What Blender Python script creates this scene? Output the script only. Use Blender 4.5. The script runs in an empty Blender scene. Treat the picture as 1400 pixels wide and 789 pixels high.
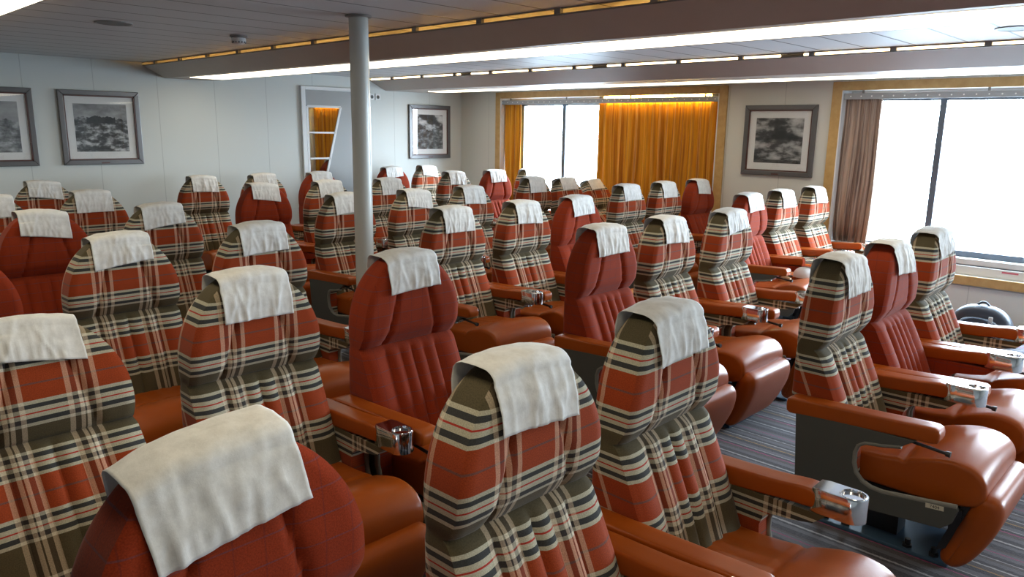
import bpy, bmesh, math, random
from mathutils import Vector, Matrix, noise
random.seed(7)
PI = math.pi
SC = bpy.context.scene
COL = SC.collection

# ------------------------------------------------------------------ materials
def mat(name):
    m = bpy.data.materials.new(name); m.use_nodes = True
    nt = m.node_tree
    return m, nt, nt.nodes['Principled BSDF']

def N(nt, typ, **kw):
    n = nt.nodes.new(typ)
    for k, v in kw.items(): setattr(n, k, v)
    return n

def L(nt, a, b): nt.links.new(a, b)

def math_node(nt, op, a, b=None, c=None):
    n = N(nt, 'ShaderNodeMath', operation=op)
    for i, v in enumerate((a, b, c)):
        if v is None: continue
        if isinstance(v, (int, float)): n.inputs[i].default_value = v
        else: L(nt, v, n.inputs[i])
    return n.outputs[0]

def mixc(nt, f, a, b, mode='MIX'):
    n = N(nt, 'ShaderNodeMix', data_type='RGBA', blend_type=mode)
    for i, v in ((0, f), (6, a), (7, b)):
        if isinstance(v, (int, float)): n.inputs[i].default_value = v
        elif isinstance(v, tuple): n.inputs[i].default_value = (*v[:3], 1)
        else: L(nt, v, n.inputs[i])
    return n.outputs[2]

def ramp(nt, fac, stops, interp='CONSTANT'):
    r = N(nt, 'ShaderNodeValToRGB'); cr = r.color_ramp; cr.interpolation = interp
    for i, (p, c) in enumerate(stops):
        e = cr.elements[i] if i < 2 else cr.elements.new(p)
        e.position = p
    for i, (p, c) in enumerate(stops):
        if isinstance(c, (int, float)): c = (c, c, c)
        cr.elements[i].position = p; cr.elements[i].color = (*c, 1)
    L(nt, fac, r.inputs[0])
    return r.outputs[0]

def tex_noise(nt, vec, scale, detail=3, rough=.55):
    n = N(nt, 'ShaderNodeTexNoise')
    n.inputs['Scale'].default_value = scale; n.inputs['Detail'].default_value = detail
    n.inputs['Roughness'].default_value = rough
    if vec is not None: L(nt, vec, n.inputs['Vector'])
    return n.outputs['Fac']

def bump(nt, bs, h, strength=.2, dist=.002):
    b = N(nt, 'ShaderNodeBump'); b.inputs['Strength'].default_value = strength
    b.inputs['Distance'].default_value = dist
    L(nt, h, b.inputs['Height']); L(nt, b.outputs[0], bs.inputs['Normal'])

def simple(name, col, rough=.5, metal=0., spec=.5, var=.0, vscale=8, bmp=0, bscale=60):
    m, nt, bs = mat(name)
    bs.inputs['Roughness'].default_value = rough
    bs.inputs['Metallic'].default_value = metal
    bs.inputs['Specular IOR Level'].default_value = spec
    tc = N(nt, 'ShaderNodeTexCoord').outputs['Object']
    f = tex_noise(nt, tc, vscale)
    f2 = math_node(nt, 'MULTIPLY_ADD', f, 2*var, 1-var)
    c = N(nt, 'ShaderNodeRGB'); c.outputs[0].default_value = (*col, 1)
    vm = N(nt, 'ShaderNodeVectorMath', operation='SCALE')
    L(nt, c.outputs[0], vm.inputs[0]); L(nt, f2, vm.inputs['Scale'])
    L(nt, vm.outputs[0], bs.inputs['Base Color'])
    if bmp: bump(nt, bs, tex_noise(nt, tc, bscale), bmp)
    return m

def emit(name, col, s):
    m, nt, bs = mat(name)
    bs.inputs['Base Color'].default_value = (.8, .8, .8, 1)
    bs.inputs['Emission Color'].default_value = (*col, 1)
    bs.inputs['Emission Strength'].default_value = s
    return m

RED = (.29, .046, .012); OLIVE = (.085, .068, .036); CREAM = (.42, .39, .29); DARK = (.042, .043, .042)

def fabric_common(nt, bs, uv, col):
    nz = tex_noise(nt, uv, 330, 2)
    nz2 = tex_noise(nt, uv, 14, 3)
    f = math_node(nt, 'ADD', math_node(nt, 'MULTIPLY_ADD', nz, 1.1, .45), math_node(nt, 'MULTIPLY_ADD', nz2, .24, -.12))
    vm = N(nt, 'ShaderNodeVectorMath', operation='SCALE')
    L(nt, col, vm.inputs[0]); L(nt, f, vm.inputs['Scale'])
    L(nt, vm.outputs[0], bs.inputs['Base Color'])
    bs.inputs['Roughness'].default_value = .85
    bs.inputs['Specular IOR Level'].default_value = .12
    bs.inputs['Sheen Weight'].default_value = .13
    bs.inputs['Sheen Roughness'].default_value = .4
    bs.inputs['Sheen Tint'].default_value = (.9, .85, .85, 1)
    bump(nt, bs, nz, .35, .001)

def plaid():
    m, nt, bs = mat('plaid_wool')
    uv = N(nt, 'ShaderNodeUVMap').outputs[0]
    sp = N(nt, 'ShaderNodeSeparateXYZ'); L(nt, uv, sp.inputs[0])
    u, v = sp.outputs[0], sp.outputs[1]
    fv = math_node(nt, 'FRACT', math_node(nt, 'DIVIDE', math_node(nt, 'ADD', v, .014), .347))
    rd = (.36, .03, .02)
    def grp(a, w):
        s = [(0, CREAM), (.13, DARK), (.31, CREAM), (.47, rd), (.53, CREAM), (.69, DARK), (.87, CREAM)]
        return [(a + w*p, c) for p, c in s]
    st = [(0, OLIVE)] + grp(.278, .215) + [(.493, RED), (.632, (.16, .06, .045)), (.645, RED)] + grp(.785, .214)
    weft = ramp(nt, fv, st)
    fu = math_node(nt, 'FRACT', math_node(nt, 'DIVIDE', math_node(nt, 'ADD', u, 10*.206+.103+.045), .206))
    g = .44
    wl = [(0, 1), (.16, 0), (.34, 1), (.475, 0), (.525, 1), (.66, 0), (.84, 1)]
    light = ramp(nt, fu, [(p*g, c) for p, c in wl] + [(g, 0)])
    wd = [(0, 0), (.16, 1), (.34, 0), (.475, 1), (.525, 0), (.66, 1), (.84, 0)]
    dark = ramp(nt, fu, [(p*g, c) for p, c in wd] + [(g, 0)])
    au = math_node(nt, 'ABSOLUTE', u)
    inner = math_node(nt, 'LESS_THAN', au, .2)
    rim = math_node(nt, 'MULTIPLY', math_node(nt, 'GREATER_THAN', au, .345), math_node(nt, 'LESS_THAN', au, .360))
    light = math_node(nt, 'MAXIMUM', math_node(nt, 'MULTIPLY', light, inner), rim)
    dark = math_node(nt, 'MULTIPLY', dark, inner)
    c1 = mixc(nt, light, weft, (.26, .20, .14), 'SCREEN')
    c2 = mixc(nt, math_node(nt, 'MULTIPLY', dark, .40), c1, (.035, .02, .018))
    fabric_common(nt, bs, uv, c2)
    return m

def redwool():
    m, nt, bs = mat('red_wool')
    uv = N(nt, 'ShaderNodeUVMap').outputs[0]
    sp = N(nt, 'ShaderNodeSeparateXYZ'); L(nt, uv, sp.inputs[0])
    fv = math_node(nt, 'FRACT', math_node(nt, 'DIVIDE', sp.outputs[1], .052))
    fu = math_node(nt, 'FRACT', math_node(nt, 'DIVIDE', math_node(nt, 'ADD', sp.outputs[0], 5.21), .058))
    a = ramp(nt, fv, [(0, 0), (.5, 1), (.56, 0)])
    b = ramp(nt, fu, [(0, 0), (.5, 1), (.55, 0)])
    br = tex_noise(nt, uv, 22, 2)
    a2 = math_node(nt, 'MULTIPLY', a, math_node(nt, 'MULTIPLY_ADD', br, 1.5, -.25))
    base = (.25, .031, .008)
    c1 = mixc(nt, math_node(nt, 'MULTIPLY', b, .35), base, (.10, .02, .02))
    c2 = mixc(nt, math_node(nt, 'MULTIPLY', a2, .8), c1, (.085, .055, .075))
    fabric_common(nt, bs, uv, c2)
    return m

M = {}
M['plaid'] = plaid(); M['red'] = redwool()
M['leather'] = simple('tan_leather', (.34, .068, .006), .33, spec=.32, var=.12, vscale=9, bmp=.12, bscale=160)
M['chrome'] = simple('chrome', (.75, .75, .76), .09, 1.0)
M['dish'] = simple('brushed_steel', (.78, .73, .58), .4, 1.0)
M['shell'] = simple('grey_shell', (.075, .077, .068), .55, spec=.35, var=.06)
M['edge'] = simple('grey_edging', (.20, .195, .165), .45)
M['black'] = simple('black_metal', (.012, .012, .014), .35)
M['blue_steel'] = simple('blue_grey_steel', (.05, .10, .16), .6, .0, .3)
M['rubber'] = simple('black_plastic', (.015, .015, .016), .4)

def cover_mat():
    m, nt, bs = mat('nonwoven_white')
    tc = N(nt, 'ShaderNodeTexCoord').outputs['Object']
    n1 = tex_noise(nt, tc, 26, 5, .7)
    n2 = tex_noise(nt, tc, 900, 1)
    c = ramp(nt, math_node(nt, 'ADD', math_node(nt, 'MULTIPLY', n1, .8), math_node(nt, 'MULTIPLY', n2, .2)),
             [(.3, (.66, .65, .62)), (.62, (.84, .835, .81))], 'LINEAR')
    L(nt, c, bs.inputs['Base Color'])
    bs.inputs['Roughness'].default_value = .75
    bs.inputs['Specular IOR Level'].default_value = .2
    tr = N(nt, 'ShaderNodeBsdfTranslucent'); L(nt, c, tr.inputs[0])
    mx = N(nt, 'ShaderNodeMixShader'); mx.inputs[0].default_value = .12
    out = nt.nodes['Material Output']
    L(nt, bs.outputs[0], mx.inputs[1]); L(nt, tr.outputs[0], mx.inputs[2]); L(nt, mx.outputs[0], out.inputs[0])
    bump(nt, bs, n1, .25, .004)
    return m
M['cover'] = cover_mat()

def wall_mat(name, axis, col, period=.645, off=0.):
    m, nt, bs = mat(name)
    g = N(nt, 'ShaderNodeNewGeometry').outputs['Position']
    sp = N(nt, 'ShaderNodeSeparateXYZ'); L(nt, g, sp.inputs[0])
    f = math_node(nt, 'FRACT', math_node(nt, 'DIVIDE', math_node(nt, 'ADD', sp.outputs[axis], off + 20*period), period))
    s = ramp(nt, f, [(0, 1), (.008, 0)])
    nz = tex_noise(nt, g, 2.5, 3)
    c = mixc(nt, math_node(nt, 'MULTIPLY_ADD', nz, .3, -.08), col, tuple(x*.93 for x in col))
    c = mixc(nt, math_node(nt, 'MULTIPLY', s, .35), c, tuple(x*.35 for x in col))
    L(nt, c, bs.inputs['Base Color'])
    bs.inputs['Roughness'].default_value = .5; bs.inputs['Specular IOR Level'].default_value = .4
    return m
M['wall_l'] = wall_mat('panelled_wall_grey', 1, (.63, .65, .62), off=-2.73)
M['wall_r'] = wall_mat('panelled_wall_beige', 0, (.66, .65, .59), off=3.63)
M['wall_o'] = simple('wall_paint', (.5, .5, .47), .6)

def ceiling_mat():
    m, nt, bs = mat('metal_plank_ceiling')
    g = N(nt, 'ShaderNodeNewGeometry').outputs['Position']
    sp = N(nt, 'ShaderNodeSeparateXYZ'); L(nt, g, sp.inputs[0])
    f = math_node(nt, 'FRACT', math_node(nt, 'DIVIDE', math_node(nt, 'ADD', sp.outputs[0], 40.66), .34))
    s = ramp(nt, f, [(0, 1), (.05, 0)])
    c = mixc(nt, s, (.66, .67, .68), (.19, .19, .19))
    L(nt, c, bs.inputs['Base Color'])
    bs.inputs['Roughness'].default_value = .50
    bs.inputs['Specular IOR Level'].default_value = .13
    h = ramp(nt, f, [(0, 0), (.03, 0), (.07, 1)], 'LINEAR')
    bump(nt, bs, h, .5, .01)
    return m
M['ceiling'] = ceiling_mat()

def carpet_mat():
    m, nt, bs = mat('striped_carpet')
    g = N(nt, 'ShaderNodeNewGeometry').outputs['Position']
    sp = N(nt, 'ShaderNodeSeparateXYZ'); L(nt, g, sp.inputs[0])
    wob = math_node(nt, 'MULTIPLY_ADD', tex_noise(nt, g, 60, 2), .012, sp.outputs[1])
    f = math_node(nt, 'FRACT', math_node(nt, 'DIVIDE', math_node(nt, 'ADD', wob, 10.03), .50))
    K = (.028, .026, .036); G = (.12, .115, .14); LG = (.42, .41, .42); MG = (.38, .03, .16); OC = (.38, .22, .06); BR = (.075, .060, .062)
    seq = [(0, K), (.07, G), (.12, K), (.15, LG), (.175, K), (.24, G), (.30, BR), (.36, MG), (.378, K), (.42, LG), (.43, G), (.50, K), (.56, OC), (.575, BR),
           (.64, LG), (.66, K), (.70, G), (.76, BR), (.80, LG), (.81, K), (.86, G), (.92, MG), (.933, G), (.97, BR)]
    c = ramp(nt, f, seq)
    mp = N(nt, 'ShaderNodeMapping'); mp.inputs['Scale'].default_value = (.55, 1, 1); L(nt, g, mp.inputs[0])
    nz = tex_noise(nt, mp.outputs[0], 150, 3, .8)
    c2 = mixc(nt, ramp(nt, nz, [(.46, 0), (.72, .55)], 'LINEAR'), c, (.13, .125, .14))
    c3 = mixc(nt, ramp(nt, nz, [(.28, .6), (.42, 0)], 'LINEAR'), c2, (.012, .012, .014))
    L(nt, c3, bs.inputs['Base Color'])
    bs.inputs['Roughness'].default_value = .95; bs.inputs['Specular IOR Level'].default_value = .1
    bs.inputs['Sheen Weight'].default_value = .3
    bump(nt, bs, nz, .6, .004)
    return m
M['carpet'] = carpet_mat()
M['beam'] = simple('taupe_metal', (.50, .44, .39), .50, .05, var=.05)
M['bracket'] = simple('grey_metal', (.24, .23, .22), .5, .3)
M['pillar'] = simple('grey_gloss_paint', (.56, .58, .55), .25, spec=.5)
M['white'] = simple('white_paint', (.72, .73, .73), .4)
M['door_grey'] = simple('door_grey', (.30, .31, .31), .45)
M['sill_white'] = simple('sill_white', (.70, .69, .66), .4)
M['win_frame'] = simple('window_frame_dark', (.10, .12, .15), .4, .2)
M['frame'] = simple('pewter_frame', (.13, .125, .125), .3, .35, var=.08, vscale=30)
M['frame_in'] = simple('mahogany_lip', (.09, .03, .022), .4)
M['mat'] = simple('passepartout', (.80, .80, .79), .8)
M['diffuser'] = emit('lit_diffuser', (1., .88, .64), 3.6)
M['tube'] = emit('warm_tube', (1., .55, .13), 22.)
M['tube2'] = emit('warm_white_tube', (1., .74, .42), 5.)

def wood_mat():
    m, nt, bs = mat('birch_wood')
    tc = N(nt, 'ShaderNodeTexCoord').outputs['Object']
    mp = N(nt, 'ShaderNodeMapping'); mp.inputs['Scale'].default_value = (3, 3, 3); L(nt, tc, mp.inputs[0])
    n = tex_noise(nt, mp.outputs[0], 4, 5, .6)
    c = ramp(nt, n, [(.3, (.46, .27, .085)), (.7, (.58, .37, .14))], 'LINEAR')
    L(nt, c, bs.inputs['Base Color']); bs.inputs['Roughness'].default_value = .38
    return m
M['wood'] = wood_mat()

def curtain_mat(name, a, b):
    m, nt, bs = mat(name)
    uv = N(nt, 'ShaderNodeUVMap').outputs[0]
    mp = N(nt, 'ShaderNodeMapping'); mp.inputs['Scale'].default_value = (1, .01, 1); L(nt, uv, mp.inputs[0])
    n = tex_noise(nt, mp.outputs[0], 45, 4, .7)
    c = ramp(nt, n, [(.36, a), (.60, b)], 'LINEAR')
    L(nt, c, bs.inputs['Base Color'])
    bs.inputs['Roughness'].default_value = .7; bs.inputs['Sheen Weight'].default_value = .2
    bs.inputs['Specular IOR Level'].default_value = .3
    return m
M['curtain'] = curtain_mat('golden_curtain', (.36, .110, .003), (.74, .33, .012))
M['curtain2'] = curtain_mat('brown_curtain', (.10, .058, .045), (.48, .36, .28))

def glass_mat(name, ior=1.5, tint=(1, 1, 1)):
    m = bpy.data.materials.new(name); m.use_nodes = True; nt = m.node_tree; nt.nodes.clear()
    out = N(nt, 'ShaderNodeOutputMaterial')
    tr = N(nt, 'ShaderNodeBsdfTransparent'); tr.inputs[0].default_value = (*tint, 1)
    gl = N(nt, 'ShaderNodeBsdfGlossy'); gl.inputs['Roughness'].default_value = .01
    lw = N(nt, 'ShaderNodeLayerWeight'); lw.inputs['Blend'].default_value = .5
    fr = math_node(nt, 'MULTIPLY_ADD', math_node(nt, 'POWER', lw.outputs['Facing'], 5.), .9, .04)
    mx = N(nt, 'ShaderNodeMixShader')
    L(nt, fr, mx.inputs[0]); L(nt, tr.outputs[0], mx.inputs[1]); L(nt, gl.outputs[0], mx.inputs[2])
    L(nt, mx.outputs[0], out.inputs[0])
    return m
M['glass'] = glass_mat('clear_glass')
M['mirror'] = simple('mirror_glass', (.60, .66, .66), .012, 1.0)

def photo_mat(name, kind, seed):
    """black and white landscape print"""
    m, nt, bs = mat(name)
    uv = N(nt, 'ShaderNodeUVMap').outputs[0]
    sp = N(nt, 'ShaderNodeSeparateXYZ'); L(nt, uv, sp.inputs[0])
    def mapped(sx, sy, ox=0.):
        mp = N(nt, 'ShaderNodeMapping'); mp.inputs['Scale'].default_value = (sx, sy, 1)
        mp.inputs['Location'].default_value = (seed*3.7+ox, seed*1.3, 0); L(nt, uv, mp.inputs[0]); return mp.outputs[0]
    cloud = tex_noise(nt, mapped(1.1, 1.9), 1.9, 5, .55)
    rough = tex_noise(nt, mapped(1.9, 2.9, 5), 2.6, 8, .62)
    line = tex_noise(nt, mapped(5, .01, 9), 1.0, 5, .6)
    if kind == 'sea':
        sky = ramp(nt, cloud, [(.3, .12), (.6, .42), (.8, .6)], 'LINEAR')
        land = ramp(nt, rough, [(.38, .012), (.48, .06), (.55, .30), (.64, .62)], 'LINEAR')
        hor = .68; rock = True
    elif kind == 'rocks':
        sky = ramp(nt, cloud, [(.3, .22), (.7, .45)], 'LINEAR')
        land = ramp(nt, rough, [(.36, .02), (.5, .16), (.62, .36), (.75, .5)], 'LINEAR')
        hor = .62; rock = True
    elif kind == 'storm':
        sky = ramp(nt, cloud, [(.38, .012), (.46, .05), (.54, .32), (.66, .62)], 'LINEAR')
        land = ramp(nt, rough, [(.40, .012), (.6, .09)], 'LINEAR')
        hor = .07; rock = False
    else:
        sky = ramp(nt, cloud, [(.38, .01), (.48, .05), (.56, .5), (.66, .75)], 'LINEAR')
        land = ramp(nt, rough, [(.38, .02), (.52, .10), (.68, .4)], 'LINEAR')
        hor = .55; rock = True
    hv = math_node(nt, 'MULTIPLY_ADD', line, .30 if rock else .05, hor - (.13 if rock else .02))
    isl = math_node(nt, 'LESS_THAN', sp.outputs[1], hv)
    c = mixc(nt, isl, sky, land)
    if kind == 'sea':   # dark sea stack band on the horizon
        mid = math_node(nt, 'MULTIPLY', math_node(nt, 'LESS_THAN', math_node(nt, 'ABSOLUTE', math_node(nt, 'SUBTRACT', sp.outputs[0], .5)), .27),
                        math_node(nt, 'MULTIPLY', math_node(nt, 'GREATER_THAN', sp.outputs[1], .60),
                                  math_node(nt, 'LESS_THAN', sp.outputs[1], math_node(nt, 'MULTIPLY_ADD', line, .25, .62))))
        c = mixc(nt, mid, c, (.02, .022, .024))
    L(nt, c, bs.inputs['Base Color']); bs.inputs['Roughness'].default_value = .6
    return m

# ------------------------------------------------------------------ geometry helpers
def link(name, me, m=None, parent=None, smooth=False, loc=None):
    o = bpy.data.objects.new(name, me); COL.objects.link(o)
    if m is not None and not me.materials: me.materials.append(m)
    if smooth: me.polygons.foreach_set('use_smooth', [True]*len(me.polygons))
    if parent is not None: o.parent = parent
    if loc is not None: o.location = loc
    return o

def thing(name, label, cat, loc=(0, 0, 0), rz=0, group=None):
    o = bpy.data.objects.new(name, None); COL.objects.link(o)
    o.empty_display_size = .1; o.location = loc; o.rotation_euler = (0, 0, rz)
    return tag(o, label, cat, group)

def tag(o, label, cat, group=None, kind=None):
    o['label'] = label; o['category'] = cat
    if group: o['group'] = group
    if kind: o['kind'] = kind
    return o

def struct(o, label=None):
    o['kind'] = 'structure'
    return o

def me_from(verts, faces, name='m', uvs=None):
    me = bpy.data.meshes.new(name); me.from_pydata(verts, [], faces)
    if uvs is not None:
        l = me.uv_layers.new(name='UVMap')
        for poly in me.polygons:
            for li in poly.loop_indices:
                l.data[li].uv = uvs(poly, me.loops[li].vertex_index)
    me.update(); return me

class MB:
    def __init__(s): s.bm = bmesh.new()
    def box(s, x0, x1, y0, y1, z0, z1, bev=0.):
        vs = [s.bm.verts.new((x, y, z)) for x in (x0, x1) for y in (y0, y1) for z in (z0, z1)]
        fs = [(0, 1, 3, 2), (4, 6, 7, 5), (0, 4, 5, 1), (2, 3, 7, 6), (0, 2, 6, 4), (1, 5, 7, 3)]
        ff = [s.bm.faces.new([vs[i] for i in f]) for f in fs]
        if bev:
            es = list({e for f in ff for e in f.edges})
            bmesh.ops.bevel(s.bm, geom=es, offset=bev, segments=2, affect='EDGES', profile=.5)
        return s
    def prism(s, pts, a0, a1, axis='y', bev=0.):
        """polygon pts (p,q) extruded along axis"""
        def P(p, q, a): return {'y': (p, a, q), 'x': (a, p, q), 'z': (p, q, a)}[axis]
        A = [s.bm.verts.new(P(p, q, a0)) for p, q in pts]; B = [s.bm.verts.new(P(p, q, a1)) for p, q in pts]
        n = len(pts); ff = [s.bm.faces.new(A), s.bm.faces.new(B[::-1])]
        for i in range(n): ff.append(s.bm.faces.new((A[i], B[i], B[(i+1) % n], A[(i+1) % n])))
        if bev:
            es = list(set(ff[0].edges) | set(ff[1].edges))
            bmesh.ops.bevel(s.bm, geom=es, offset=bev, segments=2, affect='EDGES', profile=.5)
        return s
    def cyl(s, p0, p1, r0, r1=None, n=16, cap=True):
        r1 = r0 if r1 is None else r1
        p0, p1 = Vector(p0), Vector(p1); d = (p1-p0).normalized()
        a = d.orthogonal().normalized(); b = d.cross(a)
        R = []
        for p, r in ((p0, r0), (p1, r1)):
            R.append([s.bm.verts.new(p + r*(math.cos(t*2*PI/n)*a + math.sin(t*2*PI/n)*b)) for t in range(n)])
        for i in range(n): s.bm.faces.new((R[0][i], R[0][(i+1) % n], R[1][(i+1) % n], R[1][i]))
        if cap: s.bm.faces.new(R[0][::-1]); s.bm.faces.new(R[1])
        return s
    def tube(s, pts, r, n=8):
        pts = [Vector(p) for p in pts]; rings = []; a = None
        for i, p in enumerate(pts):
            d = (pts[min(i+1, len(pts)-1)] - pts[max(i-1, 0)]).normalized()
            a = d.orthogonal().normalized() if a is None else (a - d*a.dot(d)).normalized()
            b = d.cross(a)
            rings.append([s.bm.verts.new(p + r*(math.cos(t*2*PI/n)*a + math.sin(t*2*PI/n)*b)) for t in range(n)])
        for A, B in zip(rings, rings[1:]):
            for i in range(n): s.bm.faces.new((A[i], A[(i+1) % n], B[(i+1) % n], B[i]))
        s.bm.faces.new(rings[0][::-1]); s.bm.faces.new(rings[-1]); return s
    def lathe(s, prof, c=(0, 0, 0), n=24):
        R = []
        for r, z in prof:
            R.append([s.bm.verts.new((c[0]+r*math.cos(2*PI*t/n), c[1]+r*math.sin(2*PI*t/n), c[2]+z)) for t in range(n)])
        for A, B in zip(R, R[1:]):
            for i in range(n): s.bm.faces.new((A[i], A[(i+1) % n], B[(i+1) % n], B[i]))
        s.bm.faces.new(R[0][::-1]); s.bm.faces.new(R[-1]); return s
    def mesh(s, name='m'):
        bmesh.ops.recalc_face_normals(s.bm, faces=s.bm.faces)
        me = bpy.data.meshes.new(name); s.bm.to_mesh(me); s.bm.free(); return me
    def obj(s, name, m=None, parent=None, smooth=False, loc=None):
        me = s.mesh(name); o = link(name, me, m, parent, False, loc)
        if smooth: auto_smooth(me)
        return o

def auto_smooth(me, ang=35):
    me.polygons.foreach_set('use_smooth', [True]*len(me.polygons))
    me.set_sharp_from_angle(angle=math.radians(ang))

def resample(pts, n, closed=True):
    P = [Vector((a, b)) for a, b in pts]
    if closed: P.append(P[0])
    d = [0]
    for a, b in zip(P, P[1:]): d.append(d[-1] + (b-a).length)
    out = []; j = 0
    for i in range(n):
        t = d[-1]*i/(n if closed else n-1)
        while j < len(d)-2 and d[j+1] < t: j += 1
        f = (t-d[j])/max(1e-9, d[j+1]-d[j]); out.append(P[j].lerp(P[j+1], f))
    return out

def smooth_poly(pts, it=2):
    for _ in range(it):
        q = []
        for i in range(len(pts)):
            a, b = pts[i], pts[(i+1) % len(pts)]
            q += [(a[0]*.75+b[0]*.25, a[1]*.75+b[1]*.25), (a[0]*.25+b[0]*.75, a[1]*.25+b[1]*.75)]
        pts = q
    return pts

def pillow(pts, hw, r, ny=9, n=64, taper=None, dome=0., it=2):
    """xz profile swept along y with rounded ends; returns a mesh"""
    P = resample(smooth_poly(pts, it), n)
    nn = []
    for i in range(n):
        t = P[(i+1) % n] - P[i-1]; nn.append(Vector((t.y, -t.x)).normalized())
    area = sum(P[i].x*P[(i+1) % n].y - P[(i+1) % n].x*P[i].y for i in range(n))
    sg = 1 if area > 0 else -1
    ys = [-hw + r*(1-math.cos(k*PI/2/4)) for k in range(5)]
    ys = ys + [(-hw+r)*(1-2*k/ny) for k in range(1, ny)] + [-y for y in ys[::-1]]
    V = []; F = []
    cz = sum(p.y for p in P)/n
    for y in ys:
        a = max(0., abs(y)-(hw-r)); e = r*(1-math.sqrt(max(0., 1-(a/r)**2)))
        for i in range(n):
            q = P[i] - nn[i]*sg*e
            s = 1 if taper is None else taper(q.y)
            dz = dome*(1-(y/hw)**2) if q.y > cz else 0
            V.append((q.x, y*s, q.y+dz))
    for j in range(len(ys)-1):
        for i in range(n):
            F.append((j*n+i, j*n+(i+1) % n, (j+1)*n+(i+1) % n, (j+1)*n+i))
    F.append(tuple(range(n))); F.append(tuple((len(ys)-1)*n+i for i in range(n))[::-1])
    me = me_from(V, F); bm = bmesh.new(); bm.from_mesh(me); bmesh.ops.recalc_face_normals(bm, faces=bm.faces); bm.to_mesh(me); bm.free()
    return me

# ------------------------------------------------------------------ the seat (faces +x, origin on the floor)
HW, ZTOP, ZARCH = .250, 1.175, .88
def lerp_tab(tab, z):
    for (z0, x0), (z1, x1) in zip(tab, tab[1:]):
        if z <= z1:
            f = max(0, min(1, (z-z0)/(z1-z0))); return x0+(x1-x0)*f
    return tab[-1][1]
ZK = .800
FRONT = [(.36, .300), (.46, .258), (.60, .205), (.70, .160), (.77, .126), (.79, .110), (.805, .104), (.825, .118), (.86, .138), (.94, .145), (1.02, .142), (1.08, .136), (1.13, .124), (1.16, .112), (1.18, .098)]
def half_w(z):
    if z <= ZARCH: return HW - .004*math.exp(-((z-ZK)/.02)**2)
    t = (z-ZARCH)/(ZTOP-ZARCH)
    return HW*max(0., 1-t**1.95)**(1/1.95)
def g(d, w): return math.exp(-(d/w)**2)
def front_x(y, z):
    x = lerp_tab(FRONT, z); w = max(half_w(z), .03)
    if z < ZK:
        k = min(1, (ZK-z)/.05)
        ay = abs(y)
        if ay < .126: x += k*(.017*math.sqrt(abs(math.sin(PI*y/.063))) - .012)
        else: x += k*(.016*math.sin(min(1., (ay-.126)/.105)*PI*.8) - .012)
        x -= .014*g(z-ZK-.003, .012)
    else:
        f = (z-ZK-.006)/.25
        ys = .135-.062*f if f < 1.4 else .048
        d = abs(y)-ys
        if f < 1.35: x -= .013*g(d, .009)*min(1, (1.35-f)*3)
        x += .006*min(1, max(0, d/.04))*max(0, min(1, 1.5-f))
    x -= .012*max(0., (abs(y)-(w-.035))/.035)**2
    return x
def backrest_mesh():
    zs = [.40+.0125*i for i in range(31)] + [.766+.0055*i for i in range(16)] + [.857, .87, .88]
    zs += [ZARCH+.007 + (ZTOP-ZARCH-.007)*math.sin(PI/2*i/34) for i in range(35)]
    nf, nr = 60, 8
    V, UVf, UVs, F, kind = [], [], [], [], []
    n = 0
    for z in zs:
        w = max(half_w(z), .004)
        thin = max(0., (z-1.05)/.125)
        xb = .0 + .012*thin**2 + .13*max(0., min(1., (.58-z)/.14))
        ring = []
        for i in range(nf+1):
            s = -1+2*i/nf; s = math.sin(s*PI/2*.92)/math.sin(PI/2*.92)
            y = s*w; ring.append((front_x(y, z), y, (y, ZTOP-z)))
        xe = front_x(w, z); rc = min(.035, w*.9)
        # side +y, back corner, back, corner, side -y
        side = []
        for k in range(1, 5): side.append((xe+(xb+.035-xe)*k/4, w))
        for k in range(1, 5):
            a = k/4*PI/2; side.append((xb+.035-.035*math.sin(a), w-rc+rc*math.cos(a)))
        d = w; base = []
        px, py = xe, w
        for (x, y) in side:
            d += math.hypot(x-px, y-py); px, py = x, y; base.append((x, y, d))
        back = [(xb, (w-rc)*(1-2*k/nr)) for k in range(1, nr)]
        pts = [(x, y, (HW+(dd-w), ZTOP-z)) for x, y, dd in base]
        pts += [(x, y, (HW+.14+(w-rc-y), ZTOP-z)) for x, y in back]
        pts += [(x, -y, (-HW-(dd-w), ZTOP-z)) for x, y, dd in base[::-1]]
        for p in ring + pts:
            V.append((p[0], p[1], z)); UVf.append(p[2])
        # the rim vertices need the side's uv as well
        UVs.append(((HW, ZTOP-z), (-HW, ZTOP-z)))
        n = len(ring)+len(pts)
    for j_, z in enumerate(zs):
        if z < ZK:
            for q in range(j_*n, (j_+1)*n): UVf[q] = (UVf[q][0], UVf[q][1]+.028)
            UVs[j_] = tuple((a_, b_+.028) for a_, b_ in UVs[j_])
    R = len(zs)
    for j in range(R-1):
        for i in range(n):
            F.append((j*n+i, j*n+(i+1) % n, (j+1)*n+(i+1) % n, (j+1)*n+i))
    F.append(tuple((R-1)*n+i for i in range(n)))
    F.append(tuple(range(n))[::-1])
    def uv(poly, vi):
        j, i = divmod(vi, n)
        front = all((v % n) <= nf for v in poly.vertices)
        if not front:
            if i == nf: return UVs[j][0]
            if i == 0: return UVs[j][1]
        return UVf[vi]
    me = me_from(V, F, 'backrest', uv)
    me.polygons.foreach_set('use_smooth', [True]*len(me.polygons))
    me.set_sharp_from_angle(angle=math.radians(42))
    return me

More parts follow.
